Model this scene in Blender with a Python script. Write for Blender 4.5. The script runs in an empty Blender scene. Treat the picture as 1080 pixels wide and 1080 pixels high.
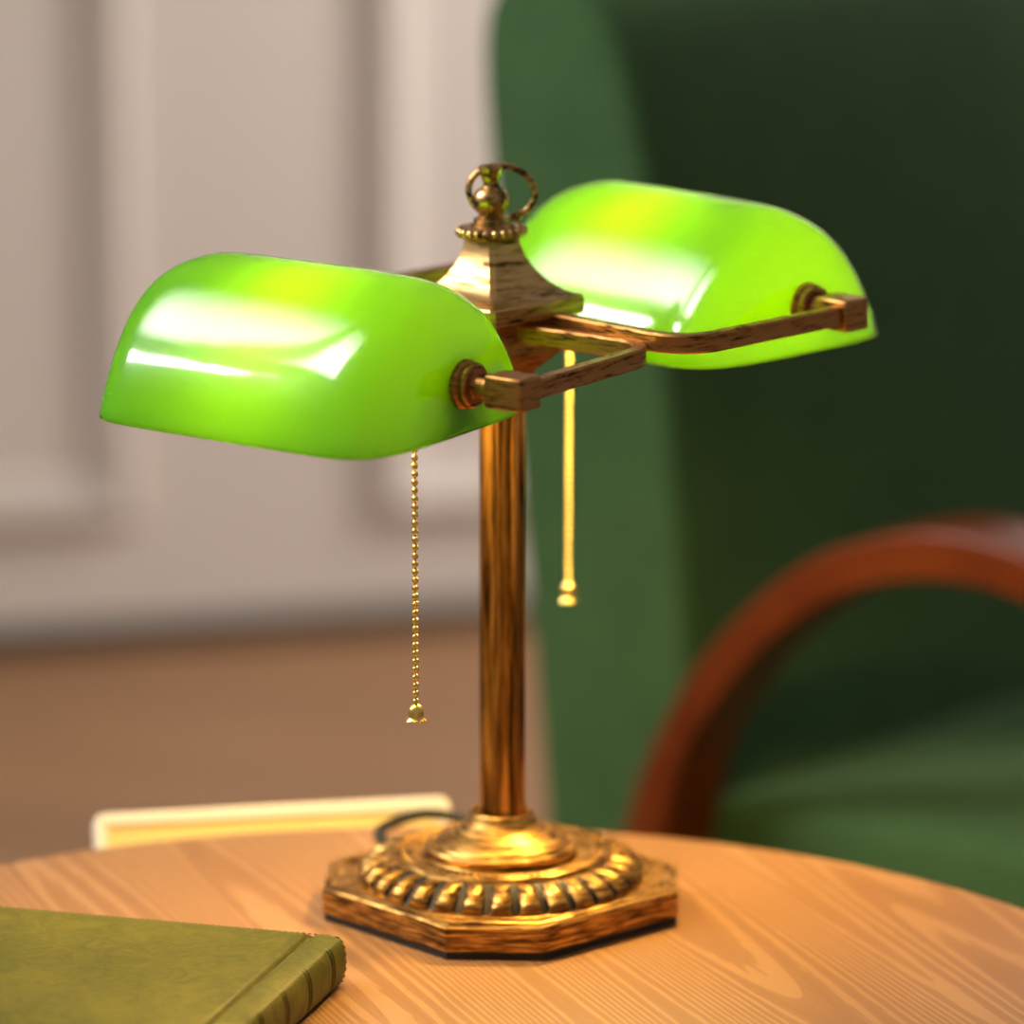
import bpy, bmesh, math, random
from mathutils import Vector, Matrix
random.seed(4)
PI = math.pi
T = 0.58                      # table top height
sc = bpy.context.scene
COL = sc.collection

# ------------------------------------------------------------------ camera
F_PX = 5000.0
PITCH = math.radians(11.92608)
CAM = Vector((0.00605, -2.6431326, 0.79322386 + T))
FW = Vector((0, math.cos(PITCH), -math.sin(PITCH)))
UP = Vector((0, math.sin(PITCH), math.cos(PITCH)))
RT = Vector((1, 0, 0))

def ray(x, y):
    return FW + RT*((x-540)/F_PX) + UP*((540-y)/F_PX)
def on_plane(x, y, p, n):
    d = ray(x, y); return CAM + d*(((p-CAM).dot(n))/d.dot(n))

cd = bpy.data.cameras.new('camera')
cam = bpy.data.objects.new('camera', cd); COL.objects.link(cam)
cam.location = CAM
cam.rotation_euler = (PI/2 - PITCH, 0, 0)
cd.sensor_width = 36; cd.sensor_fit = 'HORIZONTAL'
cd.lens = F_PX*36/1080
cd.clip_start = 0.05; cd.clip_end = 50
cd.dof.use_dof = True
cd.dof.aperture_fstop = 2.9
cd.dof.focus_distance = 2.57
sc.camera = cam

# ------------------------------------------------------------------ material helpers
def new_mat(name):
    m = bpy.data.materials.new(name); m.use_nodes = True
    nt = m.node_tree; nt.nodes.clear()
    out = nt.nodes.new('ShaderNodeOutputMaterial')
    return m, nt, out
def nd(nt, kind, **kw):
    n = nt.nodes.new(kind)
    for k, v in kw.items():
        if k in n.inputs.keys(): n.inputs[k].default_value = v
        else: setattr(n, k, v)
    return n
def rgba(c): return (c[0], c[1], c[2], 1.0)
def coords(nt, scale=(1,1,1), rot=(0,0,0), kind='Object'):
    tc = nt.nodes.new('ShaderNodeTexCoord'); mp = nt.nodes.new('ShaderNodeMapping')
    mp.inputs['Scale'].default_value = scale; mp.inputs['Rotation'].default_value = rot
    nt.links.new(tc.outputs[kind], mp.inputs['Vector']); return mp.outputs['Vector']
def ramp(nt, fac, stops):
    r = nt.nodes.new('ShaderNodeValToRGB'); e = r.color_ramp.elements
    while len(e) < len(stops): e.new(0.5)
    for el, (p, c) in zip(e, stops):
        el.position = p; el.color = rgba(c)
    nt.links.new(fac, r.inputs['Fac']); return r.outputs['Color']
def bump(nt, h, strength=.2, dist=.001):
    b = nt.nodes.new('ShaderNodeBump'); b.inputs['Strength'].default_value = strength
    b.inputs['Distance'].default_value = dist
    nt.links.new(h, b.inputs['Height']); return b.outputs['Normal']

def plain(name, col, rough=.5, metal=0, spec=.5, coat=0, sheen=0):
    m, nt, out = new_mat(name)
    p = nd(nt, 'ShaderNodeBsdfPrincipled')
    p.inputs['Base Color'].default_value = rgba(col); p.inputs['Roughness'].default_value = rough
    p.inputs['Metallic'].default_value = metal; p.inputs['Specular IOR Level'].default_value = spec
    p.inputs['Coat Weight'].default_value = coat; p.inputs['Sheen Weight'].default_value = sheen
    nt.links.new(p.outputs[0], out.inputs[0]); return m

def antique(name, bright, mid, dark, scale, rot=(0,0,0), rough=.32, lo=.36, hi=.6):
    m, nt, out = new_mat(name)
    v = coords(nt, scale, rot)
    n = nd(nt, 'ShaderNodeTexNoise', Scale=1.0, Detail=5.0, Roughness=.62); nt.links.new(v, n.inputs['Vector'])
    c = ramp(nt, n.outputs['Fac'], [(lo, dark), ((lo+hi)/2, mid), (hi, bright)])
    p = nd(nt, 'ShaderNodeBsdfPrincipled'); p.inputs['Metallic'].default_value = 1.0
    nt.links.new(c, p.inputs['Base Color'])
    rr = nd(nt, 'ShaderNodeMapRange'); rr.inputs['From Min'].default_value = lo; rr.inputs['From Max'].default_value = hi
    rr.inputs['To Min'].default_value = min(.9, rough+.25); rr.inputs['To Max'].default_value = rough
    nt.links.new(n.outputs['Fac'], rr.inputs['Value']); nt.links.new(rr.outputs[0], p.inputs['Roughness'])
    nt.links.new(bump(nt, n.outputs['Fac'], .25, .0006), p.inputs['Normal'])
    nt.links.new(p.outputs[0], out.inputs[0]); return m

BR_BASE = antique('antique_gold', (.78,.46,.13), (.36,.19,.05), (.06,.028,.010), (48,48,640), rough=.33, lo=.38, hi=.65)
BR_POLE = antique('antique_gold_pole', (.85,.47,.10), (.34,.15,.025), (.022,.010,.003), (250,250,12), (0,.05,0), rough=.36, lo=.39, hi=.68)
BR_ARM  = antique('antique_copper', (.50,.24,.075), (.36,.16,.045), (.02,.011,.005), (70,70,520), rough=.36, lo=.33, hi=.52)
BR_CAP  = antique('antique_bronze', (.74,.47,.19), (.54,.31,.11), (.09,.05,.02), (40,40,380), rough=.30, lo=.34, hi=.56)
BR_FIN  = antique('antique_bronze_finial', (.66,.40,.16), (.42,.23,.08), (.03,.018,.01), (110,110,160), rough=.27, lo=.36, hi=.58)
PATINA = plain('black_patina', (.018,.012,.007), .5, .5)
GOLD = plain('polished_brass_chain', (.95,.70,.22), .30, 1)
RUBBER = plain('black_rubber', (.008,.008,.008), .6)
CABLE = plain('black_cable', (.006,.007,.005), .65)
SOCKET = plain('socket_brass', (.55,.36,.14), .35, 1)

def glass_outer():
    m, nt, out = new_mat('green_cased_glass')
    v = coords(nt, (1,1,1))
    n = nd(nt, 'ShaderNodeTexNoise', Scale=26.0, Detail=2.0); nt.links.new(v, n.inputs['Vector'])
    nrm = bump(nt, n.outputs['Fac'], .10, .002)
    d = nd(nt, 'ShaderNodeBsdfDiffuse'); d.inputs['Color'].default_value = (.001,.29,.003,1)
    t = nd(nt, 'ShaderNodeBsdfTranslucent'); t.inputs['Color'].default_value = (.29,.92,.004,1)
    mx = nd(nt, 'ShaderNodeMixShader'); mx.inputs[0].default_value = .52
    nt.links.new(d.outputs[0], mx.inputs[1]); nt.links.new(t.outputs[0], mx.inputs[2])
    g2 = nd(nt, 'ShaderNodeBsdfGlossy'); g2.inputs['Roughness'].default_value = .24
    g = nd(nt, 'ShaderNodeBsdfGlossy'); g.inputs['Roughness'].default_value = .06
    nt.links.new(nrm, g.inputs['Normal'])
    gm = nd(nt, 'ShaderNodeMixShader'); gm.inputs[0].default_value = .2
    nt.links.new(g.outputs[0], gm.inputs[1]); nt.links.new(g2.outputs[0], gm.inputs[2])
    fr = nd(nt, 'ShaderNodeFresnel'); fr.inputs['IOR'].default_value = 1.68
    m2 = nd(nt, 'ShaderNodeMixShader')
    nt.links.new(fr.outputs[0], m2.inputs[0]); nt.links.new(mx.outputs[0], m2.inputs[1]); nt.links.new(gm.outputs[0], m2.inputs[2])
    nt.links.new(m2.outputs[0], out.inputs[0]); return m
def glass_inner():
    m, nt, out = new_mat('white_cased_glass')
    d = nd(nt, 'ShaderNodeBsdfDiffuse'); d.inputs['Color'].default_value = (.28,.28,.27,1)
    t = nd(nt, 'ShaderNodeBsdfTranslucent'); t.inputs['Color'].default_value = (.30,.30,.29,1)
    mx = nd(nt, 'ShaderNodeMixShader'); mx.inputs[0].default_value = .5
    nt.links.new(d.outputs[0], mx.inputs[1]); nt.links.new(t.outputs[0], mx.inputs[2])
    nt.links.new(mx.outputs[0], out.inputs[0]); return m
GREEN_GLASS = glass_outer(); WHITE_GLASS = glass_inner()
BULB_E = 240.0
def bulb_mat(name, power):
    m, nt, out = new_mat(name)
    e = nd(nt, 'ShaderNodeEmission'); e.inputs['Color'].default_value = (1,.66,.20,1); e.inputs['Strength'].default_value = power
    nt.links.new(e.outputs[0], out.inputs[0]); return m
BULBS = {-1: bulb_mat('warm_glowing_bulb', BULB_E), 1: bulb_mat('brighter_warm_glowing_bulb', BULB_E*2.6)}

def wood_table():
    m, nt, out = new_mat('ash_wood')
    v = coords(nt, (1,1,1), (0,0,math.radians(-21)))
    mp = nt.nodes.new('ShaderNodeMapping'); mp.inputs['Scale'].default_value = (8.0,.42,6); nt.links.new(v, mp.inputs['Vector'])
    n1 = nd(nt, 'ShaderNodeTexNoise', Scale=1.0, Detail=.8, Roughness=.4); nt.links.new(mp.outputs[0], n1.inputs['Vector'])
    mu = nd(nt, 'ShaderNodeMath', operation='MULTIPLY'); mu.inputs[1].default_value = 58.0; nt.links.new(n1.outputs['Fac'], mu.inputs[0])
    fr = nd(nt, 'ShaderNodeMath', operation='FRACT'); nt.links.new(mu.outputs[0], fr.inputs[0])
    # fine pores
    mp2 = nt.nodes.new('ShaderNodeMapping'); mp2.inputs['Scale'].default_value = (520,26,200); nt.links.new(v, mp2.inputs['Vector'])
    n2 = nd(nt, 'ShaderNodeTexNoise', Scale=1.0, Detail=2.0); nt.links.new(mp2.outputs[0], n2.inputs['Vector'])
    mp3 = nt.nodes.new('ShaderNodeMapping'); mp3.inputs['Scale'].default_value = (7,2.2,5); nt.links.new(v, mp3.inputs['Vector'])
    n3 = nd(nt, 'ShaderNodeTexNoise', Scale=1.0, Detail=2.0); nt.links.new(mp3.outputs[0], n3.inputs['Vector'])
    ad = nd(nt, 'ShaderNodeMath', operation='MULTIPLY_ADD'); ad.inputs[1].default_value = .62; nt.links.new(n2.outputs['Fac'], ad.inputs[0]); nt.links.new(fr.outputs[0], ad.inputs[2])
    c = ramp(nt, ad.outputs[0], [(.25,(.315,.152,.058)), (.6,(.270,.125,.044)), (.95,(.300,.145,.054)), (1.12,(.385,.205,.088))])
    c3 = ramp(nt, n3.outputs['Fac'], [(.3,(.88,.84,.80)), (.7,(1.0,1.0,1.0))])
    mm = nd(nt, 'ShaderNodeMixRGB', blend_type='MULTIPLY'); mm.inputs[0].default_value = 1
    nt.links.new(c, mm.inputs[1]); nt.links.new(c3, mm.inputs[2])
    p = nd(nt, 'ShaderNodeBsdfPrincipled'); p.inputs['Roughness'].default_value = .47; p.inputs['Specular IOR Level'].default_value = .35
    nt.links.new(mm.outputs[0], p.inputs['Base Color'])
    nt.links.new(bump(nt, n2.outputs['Fac'], .10, .0005), p.inputs['Normal'])
    nt.links.new(p.outputs[0], out.inputs[0]); return m
TABLE = wood_table()

def wood_simple(name, a, b, scale, rough, coat=0.0):
    m, nt, out = new_mat(name)
    v = coords(nt, scale)
    n = nd(nt, 'ShaderNodeTexNoise', Scale=1.0, Detail=4.0); nt.links.new(v, n.inputs['Vector'])
    c = ramp(nt, n.outputs['Fac'], [(.3, a), (.7, b)])
    p = nd(nt, 'ShaderNodeBsdfPrincipled'); p.inputs['Specular IOR Level'].default_value = .25; p.inputs['Roughness'].default_value = rough; p.inputs['Coat Weight'].default_value = coat
    p.inputs['Coat Roughness'].default_value = .25
    nt.links.new(c, p.inputs['Base Color']); nt.links.new(p.outputs[0], out.inputs[0]); return m
ARMWOOD = wood_simple('mahogany_stained_wood', (.085,.013,.0015), (.15,.030,.003), (9,60,9), .34, .06)

def floor_mat():
    m, nt, out = new_mat('brown_plank_floor')
    v = coords(nt, (1,1,1), (0,0,math.radians(14.7)))
    b = nd(nt, 'ShaderNodeTexBrick'); b.inputs['Scale'].default_value = 1.0
    b.inputs['Brick Width'].default_value = 1.2; b.inputs['Row Height'].default_value = .14; b.inputs['Mortar Size'].default_value = .0015
    b.inputs['Color1'].default_value = (.33,.165,.072,1); b.inputs['Color2'].default_value = (.28,.137,.06,1); b.inputs['Mortar'].default_value = (.16,.08,.04,1)
    nt.links.new(v, b.inputs['Vector'])
    mp = nt.nodes.new('ShaderNodeMapping'); mp.inputs['Scale'].default_value = (3,60,3); nt.links.new(v, mp.inputs['Vector'])
    n = nd(nt, 'ShaderNodeTexNoise', Scale=1.0, Detail=4.0); nt.links.new(mp.outputs[0], n.inputs['Vector'])
    c = ramp(nt, n.outputs['Fac'], [(.3,(.8,.8,.8)), (.7,(1.05,1.05,1.05))])
    mm = nd(nt, 'ShaderNodeMixRGB', blend_type='MULTIPLY'); mm.inputs[0].default_value = 1
    nt.links.new(b.outputs['Color'], mm.inputs[1]); nt.links.new(c, mm.inputs[2])
    p = nd(nt, 'ShaderNodeBsdfPrincipled'); p.inputs['Roughness'].default_value = .5
    nt.links.new(mm.outputs[0], p.inputs['Base Color']); nt.links.new(p.outputs[0], out.inputs[0]); return m
FLOOR = floor_mat()
WALL = plain('off_white_wall_paint', (.66,.585,.53), .6)
WALL_FOOT = plain('dark_wall_foot', (.045,.033,.024), .5)
CREAM = plain('cream_white_lacquer', (.86,.82,.74), .4)
YELLOW = plain('pale_yellow_board', (.88,.68,.29), .55)
PAGES = plain('cream_paper', (.80,.74,.60), .8)

def fabric(name, a, b):
    m, nt, out = new_mat(name)
    v = coords(nt, (1,1,1))
    n = nd(nt, 'ShaderNodeTexNoise', Scale=18.0, Detail=3.0); nt.links.new(v, n.inputs['Vector'])
    n2 = nd(nt, 'ShaderNodeTexNoise', Scale=900.0, Detail=1.0); nt.links.new(v, n2.inputs['Vector'])
    c = ramp(nt, n.outputs['Fac'], [(.3, a), (.7, b)])
    p = nd(nt, 'ShaderNodeBsdfPrincipled'); p.inputs['Roughness'].default_value = .85; p.inputs['Specular IOR Level'].default_value = .2
    p.inputs['Sheen Weight'].default_value = .25; p.inputs['Sheen Roughness'].default_value = .4; p.inputs['Sheen Tint'].default_value = (.4,.6,.3,1)
    nt.links.new(c, p.inputs['Base Color']); nt.links.new(bump(nt, n2.outputs['Fac'], .2, .001), p.inputs['Normal'])
    nt.links.new(p.outputs[0], out.inputs[0]); return m
VELVET = fabric('green_velvet', (.040,.094,.032), (.049,.110,.038))

def leather():
    m, nt, out = new_mat('olive_green_leather')
    v = coords(nt, (1,1,1))
    n = nd(nt, 'ShaderNodeTexNoise', Scale=55.0, Detail=6.0, Roughness=.6); n.inputs['Distortion'].default_value = 1.6; nt.links.new(v, n.inputs['Vector'])
    n2 = nd(nt, 'ShaderNodeTexNoise', Scale=9.0, Detail=2.0); nt.links.new(v, n2.inputs['Vector'])
    n3 = nd(nt, 'ShaderNodeTexVoronoi', Scale=420.0); nt.links.new(v, n3.inputs['Vector'])
    a = nd(nt, 'ShaderNodeMath', operation='MULTIPLY_ADD'); a.inputs[1].default_value = .6; nt.links.new(n2.outputs['Fac'], a.inputs[0])
    h = nd(nt, 'ShaderNodeMath', operation='MULTIPLY'); h.inputs[1].default_value = .5; nt.links.new(n.outputs['Fac'], h.inputs[0]); nt.links.new(h.outputs[0], a.inputs[2])
    c = ramp(nt, a.outputs[0], [(.36,(.045,.056,.007)), (.56,(.098,.092,.010)), (.75,(.160,.138,.013))])
    p = nd(nt, 'ShaderNodeBsdfPrincipled'); p.inputs['Roughness'].default_value = .5; p.inputs['Specular IOR Level'].default_value = .2
    nt.links.new(c, p.inputs['Base Color'])
    ad = nd(nt, 'ShaderNodeMath', operation='ADD'); nt.links.new(n.outputs['Fac'], ad.inputs[0]); nt.links.new(n3.outputs['Distance'], ad.inputs[1])
    nt.links.new(bump(nt, ad.outputs[0], .22, .0006), p.inputs['Normal'])
    nt.links.new(p.outputs[0], out.inputs[0]); return m
LEATHER = leather()
THREAD = plain('dark_green_thread', (.035,.04,.008), .8)

# ------------------------------------------------------------------ mesh helpers
class MB:
    def __init__(s): s.v = []; s.f = []; s.mi = []
    def add(s, vs, fs, mi=0):
        o = len(s.v); s.v += [tuple(p) for p in vs]
        for f in fs: s.f.append([i+o for i in f]); s.mi.append(mi)
    def rings(s, rs, closed=True, cap0=False, cap1=False, mi=0, flip=False):
        n = len(rs[0]); vs = [p for r in rs for p in r]; fs = []
        for i in range(len(rs)-1):
            for j in range(n if closed else n-1):
                k = (j+1) % n
                q = [i*n+j, i*n+k, (i+1)*n+k, (i+1)*n+j]
                fs.append(q[::-1] if flip else q)
        if cap0: fs.append(list(range(n))[::-1] if not flip else list(range(n)))
        if cap1: fs.append([(len(rs)-1)*n+j for j in range(n)] if not flip else [(len(rs)-1)*n+j for j in range(n)][::-1])
        s.add(vs, fs, mi)
    def lathe(s, prof, n=64, c=(0,0,0), M=None, cap0=True, cap1=True):
        rs = []
        for r, z in prof:
            ring = [Vector((r*math.cos(2*PI*k/n), r*math.sin(2*PI*k/n), z)) for k in range(n)]
            if M is not None: ring = [M @ p for p in ring]
            rs.append([p + Vector(c) for p in ring])
        s.rings(rs, cap0=cap0, cap1=cap1)
    def box(s, lo, hi, M=None):
        x0,y0,z0 = lo; x1,y1,z1 = hi
        vs = [Vector(p) for p in ((x0,y0,z0),(x1,y0,z0),(x1,y1,z0),(x0,y1,z0),(x0,y0,z1),(x1,y0,z1),(x1,y1,z1),(x0,y1,z1))]
        if M is not None: vs = [M @ p for p in vs]
        s.add(vs, [(3,2,1,0),(4,5,6,7),(0,1,5,4),(1,2,6,5),(2,3,7,6),(3,0,4,7)])
    def tube(s, pts, r, n=12, cap=True):
        pts = [Vector(p) for p in pts]; rs = []
        up = None
        for i, p in enumerate(pts):
            d = (pts[min(i+1,len(pts)-1)] - pts[max(i-1,0)]).normalized()
            if up is None:
                up = Vector((0,0,1)) if abs(d.z) < .9 else Vector((1,0,0))
            a = d.cross(up).normalized(); up = a.cross(d).normalized()
            rr = r[i] if isinstance(r, (list,tuple)) else r
            rs.append([p + a*(rr*math.cos(2*PI*k/n)) + up*(rr*math.sin(2*PI*k/n)) for k in range(n)])
        s.rings(rs, cap0=cap, cap1=cap)
    def sphere(s, c, r, nu=14, nv=8, sz=1.0):
        c = Vector(c); rs = []
        for i in range(nv+1):
            t = -PI/2 + PI*i/nv
            t = max(-PI/2+.02, min(PI/2-.02, t))
            rs.append([c + Vector((r*math.cos(t)*math.cos(2*PI*k/nu), r*math.cos(t)*math.sin(2*PI*k/nu), r*sz*math.sin(t))) for k in range(nu)])
        s.rings(rs, cap0=True, cap1=True)
    def build(s, name, mats, parent=None, smooth=None, bevel=0, seg=2, merge=False, loc=None, rot=None):
        me = bpy.data.meshes.new(name); me.from_pydata(s.v, [], s.f)
        if not isinstance(mats, (list,tuple)): mats = [mats]
        for m in mats: me.materials.append(m)
        for p, i in zip(me.polygons, s.mi): p.material_index = i
        bm = bmesh.new(); bm.from_mesh(me)
        if merge: bmesh.ops.remove_doubles(bm, verts=bm.verts, dist=1e-6)
        bmesh.ops.recalc_face_normals(bm, faces=bm.faces)
        bm.to_mesh(me); bm.free()
        o = bpy.data.objects.new(name, me); COL.objects.link(o)
        if parent is not None: o.parent = parent
        if loc is not None: o.location = loc
        if rot is not None: o.rotation_euler = rot
        if bevel:
            b = o.modifiers.new('bevel', 'BEVEL'); b.width = bevel; b.segments = seg; b.limit_method = 'ANGLE'; b.angle_limit = math.radians(32)
            b.harden_normals = False
        if smooth is not None:
            for p in me.polygons: p.use_smooth = True
            if smooth < 179:
                me.set_sharp_from_angle(angle=math.radians(smooth))
        return o

def empty(name, loc=(0,0,0), rotz=0, label=None, cat=None):
    o = bpy.data.objects.new(name, None); COL.objects.link(o)
    o.location = loc; o.rotation_euler = (0,0,rotz); o.empty_display_size = .05
    if label: o['label'] = label; o['category'] = cat
    return o
def structure(o): o['kind'] = 'structure'; return o

# ------------------------------------------------------------------ room
mb = MB(); mb.box((-4,-3.6,-.05),(4,4.3,0)); structure(mb.build('floor', FLOOR))
WANG = math.radians(14.7)
WO = Vector((-.33568, 3.08879, 0))
WM = Matrix.Translation(WO) @ Matrix.Rotation(WANG, 4, 'Z')      # wall frame: x along wall, -y into the room
mb = MB(); mb.box((-3.2,0,0),(3.2,.12,2.7), WM); structure(mb.build('wall_back', WALL))
mb = MB(); mb.box((-3.2,-.012,0),(3.2,.0,.034), WM); structure(mb.build('wall_foot_strip', WALL_FOOT, bevel=.003))  # narrow near-black strip drawing the dark line along the wall foot
def moulding(name, x0, x1, z0, z1):
    # picture frame moulding: mitred profile swept round a rectangle
    prof = [(0,0),(.003,.012),(.012,.023),(.024,.023),(.032,.014),(.040,.010),(.050,.010),(.056,.004),(.057,0)]
    rs = []
    for d, h in prof:
        rs.append([WM @ Vector((x0+d,-h,z0+d)), WM @ Vector((x1-d,-h,z0+d)), WM @ Vector((x1-d,-h,z1-d)), WM @ Vector((x0+d,-h,z1-d))])
    m = MB(); m.rings(rs); structure(m.build(name, WALL, smooth=40))
moulding('trim_1', -1.10, -.122, .158, 2.2)
moulding('trim_2', .182, 1.10, .150, 2.2)

# ------------------------------------------------------------------ table
TC = Vector((-.0437, -.2516, 0)); TR = .4338
tb = empty('round_table', (TC.x, TC.y, 0), 0, 'round pale ash wood side table holding the double lamp and green book', 'table')
prof = [(.0,.552),(TR-.012,.552),(TR-.004,.555),(TR,.562),(TR,.572),(TR-.0025,.5775),(TR-.007,T),(.0,T)]
mb = MB(); mb.lathe([(max(r,.0005),z) for r,z in prof], 192); mb.build('table_top', TABLE, tb, smooth=35)
mb = MB(); mb.lathe([(.30,.49),(.30,.5515),(.315,.5515),(.315,.49),(.30,.49)], 96, cap0=False, cap1=False); mb.build('apron', TABLE, tb, smooth=30)
for k in range(4):
    a = PI/4 + k*PI/2
    mb = MB(); mb.tube([(.285*math.cos(a),.285*math.sin(a),.55),(.31*math.cos(a),.31*math.sin(a),.3),(.34*math.cos(a),.34*math.sin(a),0)], [.024,.02,.014], 16)
    mb.build('leg', TABLE, tb, smooth=50)

# ------------------------------------------------------------------ lamp
lamp = empty('bankers_lamp', (0,0,T), 0, 'antique brass double bankers lamp with two lit green glass shades', 'lamp')

# -- base: chamfered square plate + gadrooned dome
def octo(d, half, z, rot=math.radians(-2.0)):
    # d: distance to the four chamfer faces, half: half chamfer length
    pts = []
    for k in range(4):
        a = k*PI/2
        for s in (-1, 1):
            x, y = d, s*half
            pts.append((x*math.cos(a)-y*math.sin(a), x*math.sin(a)+y*math.cos(a)))
    c, s_ = math.cos(rot), math.sin(rot)
    return [Vector((x*c-y*s_, x*s_+y*c, z)) for x, y in pts]
def inset(i): return .1018 - i, .0275 - i*.41
mb = MB()
mb.rings([octo(*inset(i), z) for i, z in [(.001,.0042),(0,.0050),(0,.0184),(.0010,.0195),(.0030,.0197),(.0036,.0189),(.0042,.0205),(.0056,.0211),(.0075,.0205),(.0105,.0196)]], cap0=True, cap1=True)
base = mb.build('base', BR_BASE, lamp, smooth=28)
mb = MB(); mb.rings([octo(*inset(i), z) for i, z in [(.0012,.0),(.0012,.0042)]], cap0=True, cap1=True)
mb.build('rubber_pad', RUBBER, base, smooth=30)['label'] = 'black rubber pad'
# dome
N = 30; sub = 20; nth = N*sub
def lobe(j, t):
    f = abs(((j/sub) % 1.0) - .5)*2            # 0 on a lobe, 1 in a groove
    w = .80 - .20*t
    return math.sqrt(max(0, 1-(f/w)**2)) if f < w else 0.0
prof = []
for i in range(25):
    t = i/24; a = t*PI/2
    env = min(1, t/.10)**.5*min(1, (1-t)/.60)**.9
    prof.append((.0812 - .0180*t, .0188 + .0142*(1-(1-t)**1.55), env, t))
ng = len(prof)
for r, z in [(.0618,.0356),(.0606,.0350),(.0595,.0357),(.0578,.0362),(.0562,.0357),(.0552,.0350),(.0540,.0356),(.0522,.0361),(.0505,.0354),(.0496,.0340),(.0470,.0336),(.0445,.0336),(.0440,.0345)]:
    prof.append((r, z, 0, 1))
rs = []
for r, z, amp, t in prof:
    ring = []
    for j in range(nth):
        th = 2*PI*j/nth
        d = amp*.0047*lobe(j, t)
        nr = .62; nz = .95
        ring.append(Vector(((r+d*nr)*math.cos(th), (r+d*nr)*math.sin(th), z + d*nz)))
    rs.append(ring)
mb = MB(); mb.rings(rs, cap1=True)
for i in range(1, ng-2):
    for j in range(nth):
        if lobe(j+.5, prof[i][3]) < .30: mb.mi[i*nth+j] = 1
mb.lathe([(.0872,.0190),(.0872,.0199),(.0864,.0205),(.0852,.0203),(.0846,.0192)], 128, cap0=False, cap1=False)
dome = mb.build('gadrooned_dome', [BR_BASE, PATINA], base, smooth=50)
# beaded dots on the dome ring
mb = MB()
for k in range(84):
    a = 2*PI*k/84
    mb.sphere((.0578*math.cos(a), .0578*math.sin(a), .0360), .0011, 8, 5)
mb.build('beading', BR_BASE, base, smooth=180)
# flange + cone
prof = [(.0425,.0330),(.0432,.0358),(.0442,.0372),(.0446,.0386),(.0440,.0400),(.0426,.0408),(.0406,.0408),(.0392,.0402),(.0384,.0412),(.0350,.0434),(.0310,.0455),(.0275,.0476),(.0240,.0498),(.0215,.0520),(.0198,.0545),(.0188,.0566),(.0184,.0582),(.0174,.0592),(.0160,.0588),(.0150,.0570),(.0140,.0540)]
mb = MB(); mb.lathe(prof, 96); mb.build('collar', BR_BASE, lamp, smooth=38)
# pole: octagonal tube with slightly fluted faces
def pole_ring(z, R=.0133):
    pts = []
    for k in range(8):
        a0 = math.radians(-90-11.5+45*k); a1 = a0 + math.radians(45)
        p0 = Vector((R*math.cos(a0), R*math.sin(a0))); p1 = Vector((R*math.cos(a1), R*math.sin(a1)))
        for f, dep in ((.03,0),(.10,.0),(.22,.0006),(.5,.0009),(.78,.0006),(.90,.0),(.97,0)):
            p = p0.lerp(p1, f); nrm = ((p0+p1)/2).normalized()
            p = p - nrm*dep; pts.append(Vector((p.x+.0005, p.y, z)))
    return pts
mb = MB(); mb.rings([pole_ring(.050), pole_ring(.325)], cap0=True, cap1=True)
mb.build('pole', BR_POLE, lamp, smooth=20)

# -- head: lower taper, box, cap plate and concave pyramid, leaning a hair to the left
HM = Matrix.Translation((-.0040, 0, .335)) @ Matrix.Rotation(math.radians(-1.3), 4, 'Y') @ Matrix.Translation((0,0,-.335))
def sq(hd, z, M=HM):                     # square with corners facing +-x, +-y ; hd = half diagonal
    r = []
    b = .0018 if hd > .01 else .0006
    for k in range(4):
        a = k*PI/2 - PI/2
        c = Vector((math.cos(a), math.sin(a), 0)); t = Vector((-math.sin(a), math.cos(a), 0))
        r.append(M @ (c*(hd-b) - t*b + Vector((0,0,z)))); r.append(M @ (c*(hd-b) + t*b + Vector((0,0,z))))
    return r
mb = MB()
mb.rings([sq(.0175,.300), sq(.0185,.309), sq(.0260,.318), sq(.0370,.326), sq(.0400,.329), sq(.0405,.331), sq(.0405,.3495)], cap0=True, cap1=True)
head = mb.build('lamp_head', BR_ARM, lamp, smooth=25)
mb = MB()
mb.rings([sq(.0515,.3492), sq(.0530,.3500), sq(.0530,.3585), sq(.0520,.3595), sq(.0500,.3598), sq(.0460,.3606), sq(.0406,.3630), sq(.0350,.3662), sq(.0306,.3698), sq(.0268,.3735), sq(.0238,.3770), sq(.0214,.3805), sq(.0194,.3845), sq(.0180,.3885), sq(.0170,.3925)], cap0=True, cap1=True)
cap = mb.build('pyramid_cap', BR_CAP, lamp, smooth=24)
# finial
mb = MB()
mb.lathe([(.0125,.3915),(.0150,.3930),(.0172,.3946),(.0172,.3966),(.0150,.3990),(.0126,.4000),(.0114,.4004),(.0112,.4012),(.0096,.4020),(.0102,.4027),(.0101,.4038),(.0088,.4046),(.0068,.4056),(.0070,.4066),(.0088,.4090),(.0101,.4118),(.0105,.4142),(.0101,.4166),(.0088,.4190),(.0068,.4208),(.0050,.4218),(.0042,.4230),(.0044,.4248),(.0054,.4275),(.0064,.4302),(.0069,.4320),(.0067,.4334),(.0050,.4344),(.0020,.4348),(.0004,.4349)], 48, M=HM)
fin = mb.build('finial', BR_FIN, lamp, smooth=40)
mb = MB()
for k in range(22):
    a = 2*PI*k/22
    mb.sphere(HM @ Vector((.0176*math.cos(a), .0176*math.sin(a), .3966)), .0030, 12, 8)
mb.build('beading', BR_FIN, fin, smooth=180)
# loose ring hanging behind the finial
pts = []
cR = HM @ Vector((.0062, .0062, .4178))
for k in range(49):
    a = 2*PI*k/48
    pts.append(cR + Vector((.0186*math.cos(a), .0015*math.cos(a), .0148*math.sin(a) - .0012*math.cos(a))))
mb = MB(); mb.tube(pts, .0019, 10, cap=False); mb.sphere(HM @ Vector((.0150,.0040,.4045)), .0032, 12, 8)
mb.build('lifting_ring', BR_FIN, fin, smooth=180)

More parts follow.
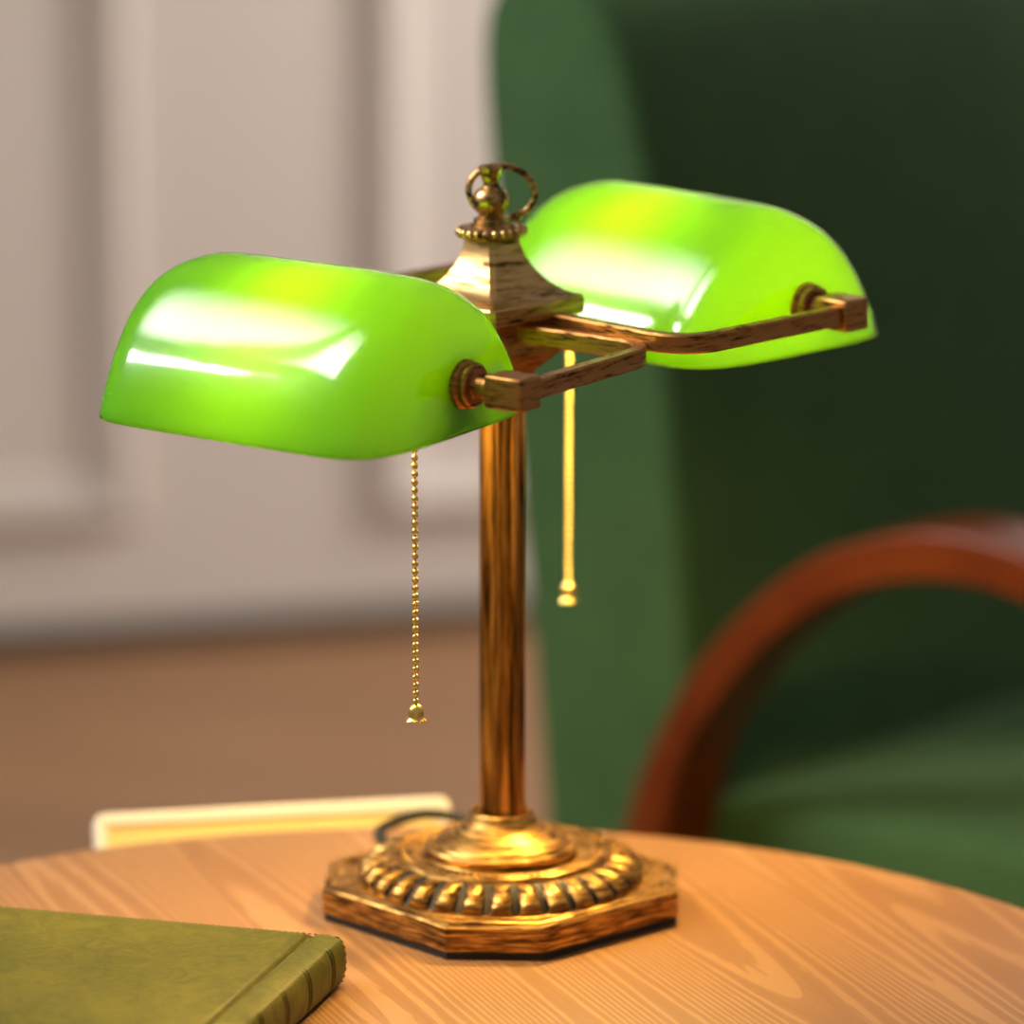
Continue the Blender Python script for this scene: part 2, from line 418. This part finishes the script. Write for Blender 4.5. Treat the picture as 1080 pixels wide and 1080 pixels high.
# -- brackets, shades, bulbs and chains
A_, B_, SW = .1323, .1321, (.1003, .0828, .0816, .0278)
def superring(l, w, n, m, z, nu):
    out = []
    for k in range(nu):
        ph = 2*PI*(k+.5)/nu; c, s = math.cos(ph), math.sin(ph)
        lo, hi = 0.0, 3.0
        for _ in range(40):
            mid = (lo+hi)/2
            if (abs(mid*c)**n + abs(mid*s)**m) > 1: hi = mid
            else: lo = mid
        out.append(Vector((l*lo*c, w*lo*s, z)))
    return out
def dome_rings(off, z0, nt=52, nu=176):
    L, W, H, hz = SW; L -= off; W -= off; H -= off
    rs = []
    for i in range(nt+1):
        t = math.sin(PI/2*i/nt)
        if t*H < z0: t = z0/H + (t - 0)*0.0
        w = W*math.sqrt(max(0, 1-t**1.2426)); l = L*(.5+.5*math.sqrt(max(0, 1-t**5.5)))
        rs.append(superring(l, w, 9-5*t, 3.675, H*t, nu))
    return rs

def rod(path, wid, hei, ch=.0012):
    # rectangular bar with chamfered corners along a planar (xy) path
    rs = []
    for i, p in enumerate(path):
        p = Vector(p); d = (Vector(path[min(i+1,len(path)-1)]) - Vector(path[max(i-1,0)])).normalized()
        a = Vector((-d.y, d.x, 0))
        w, h = wid/2, hei/2
        prof = [(-w+ch,-h),(w-ch,-h),(w,-h+ch),(w*.94,0),(w,h-ch),(w-ch,h),(-w+ch,h),(-w,h-ch),(-w*.94,0),(-w,-h+ch)]
        rs.append([p + a*x + Vector((0,0,z)) for x, z in prof])
    return rs
def fillet(p0, c, p1, r, n=12):
    p0, c, p1 = Vector(p0), Vector(c), Vector(p1)
    d0 = (p0-c).normalized(); d1 = (p1-c).normalized()
    a, b = c + d0*r, c + d1*r
    o = a + d1*r
    pts = []
    for i in range(n+1):
        t = i/n*PI/2
        pts.append(o - d1*(r*math.cos(t)) - d0*(r*math.sin(t)))
    return pts

def shade_unit(t, R, out, shift, swivel, sock_x, bulb_x, chain):
    M = Matrix(R).to_4x4(); M.translation = Vector(t)
    q = M.to_quaternion()
    # bracket
    br = bpy.data.objects.new('bracket', None)
    AL = .1195
    path = [(-AL, out*B_, 0)] + fillet((-AL, out*B_, 0), (-AL, 0, 0), (0,0,0), .024) + fillet((0,0,0), (A_,0,0), (A_, out*B_, 0), .024) + [(A_, out*B_, 0)]
    mb = MB(); mb.rings(rod(path, .0085, .0108), cap0=True, cap1=True)
    bracket = mb.build('bracket', BR_ARM, lamp, smooth=30)
    bpy.data.objects.remove(br)
    bracket.rotation_mode = 'QUATERNION'; bracket.location = t; bracket.rotation_quaternion = q
    for sx in (-1, 1):
        xe = A_ if sx > 0 else -AL
        lb = min(.0175, abs(xe - shift - sx*SW[0]) - .0085)
        mb = MB(); mb.box((min(xe-sx*lb, xe+sx*.0072), out*B_-.0095, -.0090), (max(xe-sx*lb, xe+sx*.0072), out*B_+.0095, .0090))
        mb.build('end_block', BR_ARM, bracket, bevel=.0016, smooth=40)
        e = shift + sx*(SW[0]-.0006)                     # where the shade ends on the axis
        MX = Matrix.Translation((e, out*B_, 0)) @ Matrix.Rotation(sx*PI/2, 4, 'Y')
        g = abs(xe - e) - lb
        mb = MB(); mb.lathe([(r, z*min(1, g/.0112)) for r, z in [(.0060,-.004),(.0125,.0002),(.0134,.0012),(.0134,.0036),(.0124,.0046),(.0116,.0050),(.0122,.0060),(.0122,.0086),(.0112,.0098),(.0070,.0104),(.0066,.0110),(.0066,.0111)]] + [(.0066, g+.0004)], 40, M=MX)
        mb.build('knob', BR_ARM, bracket, smooth=35)
    # shade
    outer = dome_rings(0, 0); inner = dome_rings(.0038, 0)
    MS = Matrix.Translation((shift, out*B_, 0)) @ Matrix.Rotation(swivel, 4, 'X') @ Matrix.Translation((0,0,-SW[3]))
    outer = [[MS @ p for p in r] for r in outer]; inner = [[MS @ p for p in r] for r in inner]
    mb = MB(); mb.rings(outer, mi=0); mb.rings(inner, mi=1, flip=True); mb.rings([inner[0], outer[0]], mi=0)
    sh = mb.build('lamp_shade', [GREEN_GLASS, WHITE_GLASS], lamp, smooth=180, merge=True)
    sh['label'] = 'glowing green glass shade'
    sh.rotation_mode = 'QUATERNION'; sh.location = t; sh.rotation_quaternion = q
    # socket and bulb on the shade axis
    sd = 1 if sock_x > 0 else -1
    MX = Matrix.Translation((sock_x, out*B_, 0)) @ Matrix.Rotation(sd*PI/2, 4, 'Y')
    mb = MB(); mb.lathe([(.0115,-.046),(.0125,-.044),(.0125,-.026),(.0145,-.022),(.0145,.004),(.0125,.008),(.0065,.010),(.0055,.028)], 32, M=MX)
    so = mb.build('socket', SOCKET, lamp, smooth=40); so.rotation_mode = 'QUATERNION'; so.location = t; so.rotation_quaternion = q
    MX = Matrix.Translation((bulb_x, out*B_, .011)) @ Matrix.Rotation(sd*PI/2, 4, 'Y')
    bl = [(.0002,-.0255),(.008,-.0240),(.0150,-.0190),(.0190,-.0110),(.0205,-.0020),(.0190,.0080),(.0145,.0170),(.0125,.0230)]
    mb = MB(); mb.lathe(bl, 20, M=MX)
    bu = mb.build('bulb', BULBS[out], lamp, smooth=180); bu['label'] = 'lit warm bulb'
    bu.rotation_mode = 'QUATERNION'; bu.location = t; bu.rotation_quaternion = q
    # pull chain
    px, ytop, ybell, ybot, sp, rb = chain
    w = M @ Vector((sock_x - sd*.006, out*B_, 0)) + Vector((0,0,T))
    pl = Vector((0, w.y, 0)); n = Vector((0,1,0))
    p0 = on_plane(px, ytop, pl, n); p1 = on_plane(px, ybell, pl, n); p2 = on_plane(px, ybot, pl, n)
    o = Vector((p1.x, w.y, 0))
    z0 = w.z - .010; z1 = p1.z; z2 = p2.z
    nb = int((z0-z1)/sp)
    mb = MB()
    for k in range(nb+1):
        mb.sphere((o.x, o.y, z1 + .0012 + k*sp - T), rb, 12, 8)
    mb.tube([(o.x, o.y, z1-T), (o.x, o.y, z0-T)], rb*.36, 6)
    pc = mb.build('pull_chain', GOLD, lamp, smooth=180); pc['label'] = 'shiny brass bead chain'
    hgt = z1 - z2
    # little tulip bell: lobed lathe
    rs = []
    for f, r in [(0,.0012),(.03,.0030),(.12,.0056),(.26,.0073),(.42,.0081),(.58,.0080),(.72,.0076),(.82,.0080),(.90,.0098),(.96,.0106),(1.0,.0102),(.97,.0086),(.86,.0068),(.7,.0060)]:
        r *= .53
        rs.append([Vector((o.x + r*(1+.10*max(0,f-.3)*math.cos(5*a))*math.cos(a), o.y + r*(1+.10*max(0,f-.3)*math.cos(5*a))*math.sin(a), z1 - T - hgt*f - .0006*max(0,f-.6)*math.cos(5*a))) for a in [2*PI*k/40 for k in range(40)]])
    mb = MB(); mb.rings(rs, cap0=True, cap1=True); mb.build('bell_knob', GOLD, pc, smooth=50)

RF = ((0.82559,0.56422,0.00817),(-0.56385,0.82544,-0.0269),(-0.02192,0.0176,0.9996))
RB = ((0.69364,0.72028,-0.00777),(-0.72019,0.69325,-0.0271),(-0.01413,0.02439,0.9996))
shade_unit((-.02410,.0001,.34335), RF, -1, -.0053, .0261, .066, .004, (438.5,480,742,760,.00450,.0019))
shade_unit((.00900,.00495,.34804), RB,  1, -.0008,-.0047,-.078,-.010, (599.5,380,613,634,.00420,.00185))

# -- power cord leaving the back of the base
pts = [(-.058,.050,.010),(-.068,.075,.015),(-.0735,.098,.018),(-.0665,.120,.0175),(-.054,.142,.016),(-.043,.155,.0135),(-.030,.160,.010),(-.014,.152,.006),(.004,.132,.0042),(.030,.117,.0040),(.055,.090,.0040)]
def catmull(P, n=8):
    P = [Vector(p) for p in P]; out = []
    for i in range(len(P)-1):
        a, b, c, d = P[max(i-1,0)], P[i], P[i+1], P[min(i+2,len(P)-1)]
        for k in range(n):
            t = k/n
            out.append(.5*((2*b)+(c-a)*t+(2*a-5*b+4*c-d)*t*t+(3*b-a-3*c+d)*t*t*t))
    out.append(P[-1]); return out
mb = MB(); mb.tube(catmull(pts), .0035, 10); mb.build('power_cord', CABLE, lamp, smooth=180)['label'] = 'black power cord'

# ------------------------------------------------------------------ green leather book
e1 = Vector((-.280,-.960,0)).normalized(); e2 = Vector((-.960,.280,0)).normalized()   # along spine / away from spine
bo = empty('leather_book', (-.0905,-.1450,T), math.atan2(e1.y, e1.x), 'closed olive green leather book lying on the front left of the table', 'book')
# local: x along the spine towards the viewer, -y away from the spine
BL, BW, BT = .235, .262, .029
def cover_profile(x):
    pr = []
    gro = 0.0
    for c in (.0225,.0262,.062,.0657,.100,.1037,.138,.1417,.176,.1797):
        gro = max(gro, math.exp(-((x-c)/.0009)**2))
    end = math.exp(-(x/.0022)**2) + math.exp(-((BL-x)/.0022)**2)
    z = BT
    top = [(-BW,0),(-BW+.002,0),(-.16,0),(-.05,0),(-.022,0),(-.0180,-.0002),(-.0165,-.0010),(-.0150,-.0034),(-.0128,-.0036),(-.0112,-.0008),(-.008,.0003),(-.004,.0001),(-.001,-.0006)]
    for y, dz in top: pr.append((y, z+dz - .0012*end*(1 if y > -BW+.001 else 1)))
    nS = 14
    for i in range(nS+1):
        a = PI/2 - PI*i/nS
        bul = .0062*max(0,math.cos(a))**.8
        pr.append((.0006 + bul - .0011*gro*max(0,math.cos(a))**.3 - .0012*end, BT/2 + (BT/2-.0012)*math.sin(a)))
    for y, dz in top[::-1]: pr.append((y, -dz + .0 + .0012*end*0))
    inn = [(-BW,.003),(-.012,.003),(-.003,.005),(-.002,BT/2),(-.003,BT-.005),(-.012,BT-.003),(-BW,BT-.003)]
    pr += inn
    return pr
xs = [0,.0006,.0014,.0024,.004,.008] + [.012+.0006*k for k in range(368)] + [BL-.003,BL-.0016,BL-.0007,BL]
xs = sorted(x for x in set(xs) if x <= BL)
rs = [[Vector((x, y, z)) for y, z in cover_profile(x)] for x in xs]
mb = MB(); mb.rings(rs, cap0=True, cap1=True); mb.build('cover', LEATHER, bo, smooth=45)
mb = MB(); mb.box((.004,-BW+.004,.0031),(BL-.004,-.0045,BT-.0031)); mb.build('page_block', PAGES, bo)
mb = MB()
def stitch(p, d):
    mb.tube([Vector(p)-Vector(d)*.0011, Vector(p), Vector(p)+Vector(d)*.0011], [.00022,.00034,.00022], 6)
for k in range(74): stitch((.0026, -.004-k*.0035, BT-.00045), (0,1,0))
for k in range(9):
    a = PI/2 - PI*(k+.5)/9
    stitch((.0030, .0006+.0060*max(0,math.cos(a))**.8, BT/2+(BT/2-.001)*math.sin(a)), (0, -math.sin(a), math.cos(a)))
mb.build('stitching', THREAD, bo, smooth=180)

# ------------------------------------------------------------------ cream framed board behind the table
pa = math.radians(11); PO = Vector((-.24,.182,0))
fp = empty('framed_board', (PO.x, PO.y, 0), pa, 'cream white framed board with pale yellow face on a stand behind the table', 'board')
pn = Vector((-math.sin(pa), math.cos(pa), 0)); pt = Vector((math.cos(pa), math.sin(pa), 0))
ptl = on_plane(99,858,PO,pn); ptr = on_plane(474,841,PO,pn)
X0 = (ptl-PO).dot(pt); X1 = (ptr-PO).dot(pt); ZT = (ptl.z+ptr.z)/2
def rrect(x0,x1,z0,z1,r,y,n=6):
    out = []
    for cx, cz, a0 in ((x1-r,z1-r,0),(x0+r,z1-r,PI/2),(x0+r,z0+r,PI),(x1-r,z0+r,3*PI/2)):
        for i in range(n+1):
            a = a0 + PI/2*i/n; out.append(Vector((cx+r*math.cos(a), y, cz+r*math.sin(a))))
    return out
Z0 = ZT - .15
TL = Matrix.Translation((0,0,ZT)) @ Matrix.Rotation(math.radians(-24), 4, 'X') @ Matrix.Translation((0,0,-ZT))
mb = MB()
i_ = lambda d, r, y: [TL @ p for p in rrect(X0+d, X1-d, Z0+d, ZT-d, r, y)]
mb.rings([i_(.0078,.0010,.004), i_(.0078,.0010,-.0005), i_(.0070,.0016,-.0012), i_(.0012,.0060,-.0012), i_(0,.0070,0), i_(0,.0070,.012), i_(.001,.006,.013), i_(.0078,.0010,.013), i_(.0078,.0010,.004)])
mb.build('frame', CREAM, fp, smooth=40)
mb = MB(); mb.box((X0+.006,.0012,Z0+.006),(X1-.006,.010,ZT-.006), TL); mb.build('panel', YELLOW, fp)['label'] = 'pale yellow panel'
xm = (X0+X1)/2
mb = MB(); mb.tube([(xm,.058,.02),(xm,.058,.46),(xm,.040,.495),(xm,.000,.520)], .008, 16); mb.build('post', CREAM, fp, smooth=60)
mb = MB(); mb.lathe([(.10,0),(.10,.010),(.094,.016),(.02,.022)], 64, c=(xm,.058,0)); mb.build('stand_base', CREAM, fp, smooth=40)

# ------------------------------------------------------------------ armchair
CG = math.radians(-39.1797)
ch = empty('armchair', (.16353,.81357,0), CG, 'green velvet armchair with curved dark wooden arms standing behind the table', 'armchair')
# local x forward (to the right and towards the viewer), y across the seat, z up
CW = .62
def soft_block(name, poly, y0, y1, rad, mat, parent, bulge=.0, seg=5):
    """closed (x,z) outline swept across y with rounded ends"""
    pts = [Vector((x,0,z)) for x, z in poly]
    cen = sum(pts, Vector())/len(pts)
    rs = []
    ys = []
    for i in range(seg+1):
        a = PI/2*i/seg; ys.append((y0 + rad*(1-math.sin(a)), rad*(1-math.cos(a))))
    mid = [(y0 + (y1-y0)*f, 0) for f in (.25,.5,.75)]
    ys = ys[::-1]
    end = [(y1 - (y-y0), d) for y, d in ys[::-1]]
    def shrink(d):
        n = len(pts); out = []
        for i in range(n):
            a, b, c = pts[i-1], pts[i], pts[(i+1)%n]
            t = (c-a).normalized(); nn = Vector((t.z,0,-t.x))
            if nn.dot(b-cen) < 0: nn = -nn
            out.append(b - nn*d)
        return out
    for y, d in ys + mid + end:
        rs.append([Vector((p.x, y, p.z)) for p in shrink(d)])
    def toward(r, f):
        c = sum(r, Vector())/len(r); return [p.lerp(c, f) for p in r]
    rs = [toward(rs[0], .98), toward(rs[0], .6)] + rs + [toward(rs[-1], .6), toward(rs[-1], .98)]
    mb = MB(); mb.rings(rs, cap0=True, cap1=True)
    return mb.build(name, mat, parent, smooth=60)
def smooth_outline(P, n=6):
    P = [Vector((x,0,z)) for x, z in P]; out = []; m = len(P)
    for i in range(m):
        a, b, c, d = P[i-1], P[i], P[(i+1)%m], P[(i+2)%m]
        for k in range(n):
            t = k/n
            q = .5*((2*b)+(c-a)*t+(2*a-5*b+4*c-d)*t*t+(3*b-a-3*c+d)*t*t*t)
            out.append((q.x, q.z))
    return out
back = [(-.012,.32),(-.022,.409),(-.034,.53),(-.046,.665),(-.059,.79),(-.073,.878),(-.092,.950),(-.115,1.000),(-.150,1.030),(-.190,1.036),(-.224,1.020),(-.238,.975),(-.230,.867),(-.218,.758),(-.206,.648),(-.192,.538),(-.178,.40),(-.170,.32),(-.140,.300),(-.040,.300)]
soft_block('backrest', smooth_outline(back, 4), 0, CW, .016, VELVET, ch)
seat = [(-.025,.30),(-.025,.40),(.0,.418),(.10,.426),(.25,.43),(.40,.426),(.49,.41),(.515,.38),(.515,.33),(.50,.30),(.30,.295),(.1,.295)]
soft_block('seat_cushion', smooth_outline(seat, 4), .004, CW-.004, .018, VELVET, ch)
mb = MB(); mb.box((-.10,.01,.225),(.50,CW-.01,.297)); mb.build('seat_frame', ARMWOOD, ch, bevel=.008, smooth=40)
outer = [(-.078,.0),(-.074,.12),(-.064,.26),(-.050,.36),(-.038,.408),(-.018,.464),(.017,.528),(.052,.572),(.087,.606),(.121,.632),(.154,.650),(.188,.662),(.221,.671),(.254,.674),(.285,.672),(.311,.667),(.36,.650),(.41,.622),(.455,.585),(.490,.535),(.510,.47),(.520,.38),(.524,.2),(.524,0)]
inner = [(-.044,.0),(-.040,.12),(-.029,.26),(-.013,.36),(.0,.415),(.018,.473),(.046,.516),(.081,.559),(.115,.587),(.148,.609),(.182,.624),(.203,.630),(.222,.634),(.254,.637),(.286,.636),(.312,.631),(.348,.618),(.390,.594),(.428,.560),(.457,.515),(.474,.46),(.483,.38),(.487,.2),(.487,0)]
for y0 in (-.072, CW+.009):
    P = catmull([(x,0,z) for x, z in outer], 4); Q = catmull([(x,0,z) for x, z in inner], 4)
    rs = [[Vector((p.x,y0,p.z)), Vector((p.x,y0+.071,p.z)), Vector((q.x,y0+.071,q.z)), Vector((q.x,y0,q.z))] for p, q in zip(P, Q)]
    mb = MB(); mb.rings(rs, cap0=True, cap1=True); mb.build('armrest', ARMWOOD, ch, bevel=.004, smooth=35)
for x in (-.035, .49):
    for y0, y1 in ((-.010,.012),(CW-.012,CW+.010)):
        mb = MB(); mb.box((x-.018,y0,.235),(x+.018,y1,.285)); mb.build('rail_block', ARMWOOD, ch, bevel=.003)

# ------------------------------------------------------------------ light
def area(name, loc, target, sx, sy, power, col):
    l = bpy.data.lights.new(name, 'AREA'); l.shape = 'RECTANGLE'; l.size = sx; l.size_y = sy; l.energy = power; l.color = col
    o = bpy.data.objects.new(name, l); COL.objects.link(o); o.location = loc
    d = Vector(target) - Vector(loc); o.rotation_euler = d.to_track_quat('-Z','Y').to_euler(); return o
def pane(name, a0, a1, b0, b1, radiance, col, soft=None):
    # tilted window panes high on the left; a along the panes, b up across them
    S = Vector((-2.0,0,2.07)); ax = Vector((0,-1,.46)).normalized()
    nz = (S + Vector((0,0,.5)) - Vector((0,0,T+.25))).normalized(); nz = (nz - ax*nz.dot(ax)).normalized()
    bx = nz.cross(ax).normalized()
    if bx.z < 0: bx = -bx
    ax2 = bx.cross(nz)
    l = bpy.data.lights.new(name, 'AREA'); l.shape = 'RECTANGLE'; l.size = a1-a0; l.size_y = b1-b0
    l.energy = radiance*PI*(a1-a0)*(b1-b0); l.color = col
    if soft:
        # brightness of a curtained pane falls off smoothly towards its borders
        l.use_nodes = True; nt = l.node_tree; em = nt.nodes['Emission']
        ge = nt.nodes.new('ShaderNodeNewGeometry'); sp = nt.nodes.new('ShaderNodeSeparateXYZ'); nt.links.new(ge.outputs['Parametric'], sp.inputs[0])
        prev = None
        for k, (ch_, lo, hi, rev) in enumerate(soft):
            mr = nt.nodes.new('ShaderNodeMapRange'); mr.interpolation_type = 'SMOOTHSTEP'
            mr.inputs['From Min'].default_value = lo; mr.inputs['From Max'].default_value = hi
            if rev: mr.inputs['To Min'].default_value = 1; mr.inputs['To Max'].default_value = 0
            nt.links.new(sp.outputs[ch_], mr.inputs['Value'])
            if prev is None: prev = mr.outputs[0]
            else:
                m_ = nt.nodes.new('ShaderNodeMath'); m_.operation = 'MULTIPLY'
                nt.links.new(prev, m_.inputs[0]); nt.links.new(mr.outputs[0], m_.inputs[1]); prev = m_.outputs[0]
        nt.links.new(prev, em.inputs['Strength'])
    o = bpy.data.objects.new(name, l); COL.objects.link(o)
    M = Matrix((ax2, bx, nz)).transposed().to_4x4(); M.translation = S + ax*((a0+a1)/2) + bx*((b0+b1)/2)
    o.matrix_world = M
pane('window_daylight', -.50, .51, -.05, .055, 75, (1,.98,.96))
pane('window_daylight', -.95, .40, .20, 1.35, 17, (1,.97,.94), [('X',.05,.6,0),('X',.93,1,1),('Y',0,.16,0),('Y',.25,1,1)])
pane('window_daylight', .44, .98, .20, 1.35, 23, (1,.97,.94), [('X',0,.2,0),('X',.9,1,1),('Y',0,.10,0),('Y',.3,1,1)])
o_ = area('room_daylight', (1.9,2.75,1.9), (-.5,3.1,.7), .8, .8, 31, (1,.94,.88)); o_.data.spread = math.radians(110)
w = bpy.data.worlds.new('world'); sc.world = w; w.use_nodes = True
bg = w.node_tree.nodes['Background']; bg.inputs[0].default_value = (.85,.80,.74,1); bg.inputs[1].default_value = .25

sc.view_settings.view_transform = 'Standard'; sc.view_settings.look = 'None'
sc.view_settings.exposure = 0; sc.view_settings.gamma = 1; sc.view_settings.use_curve_mapping = False
sc.cycles.max_bounces = 10; sc.cycles.diffuse_bounces = 6; sc.cycles.transmission_bounces = 8
sc.cycles.sample_clamp_indirect = 8; sc.cycles.use_denoising = True
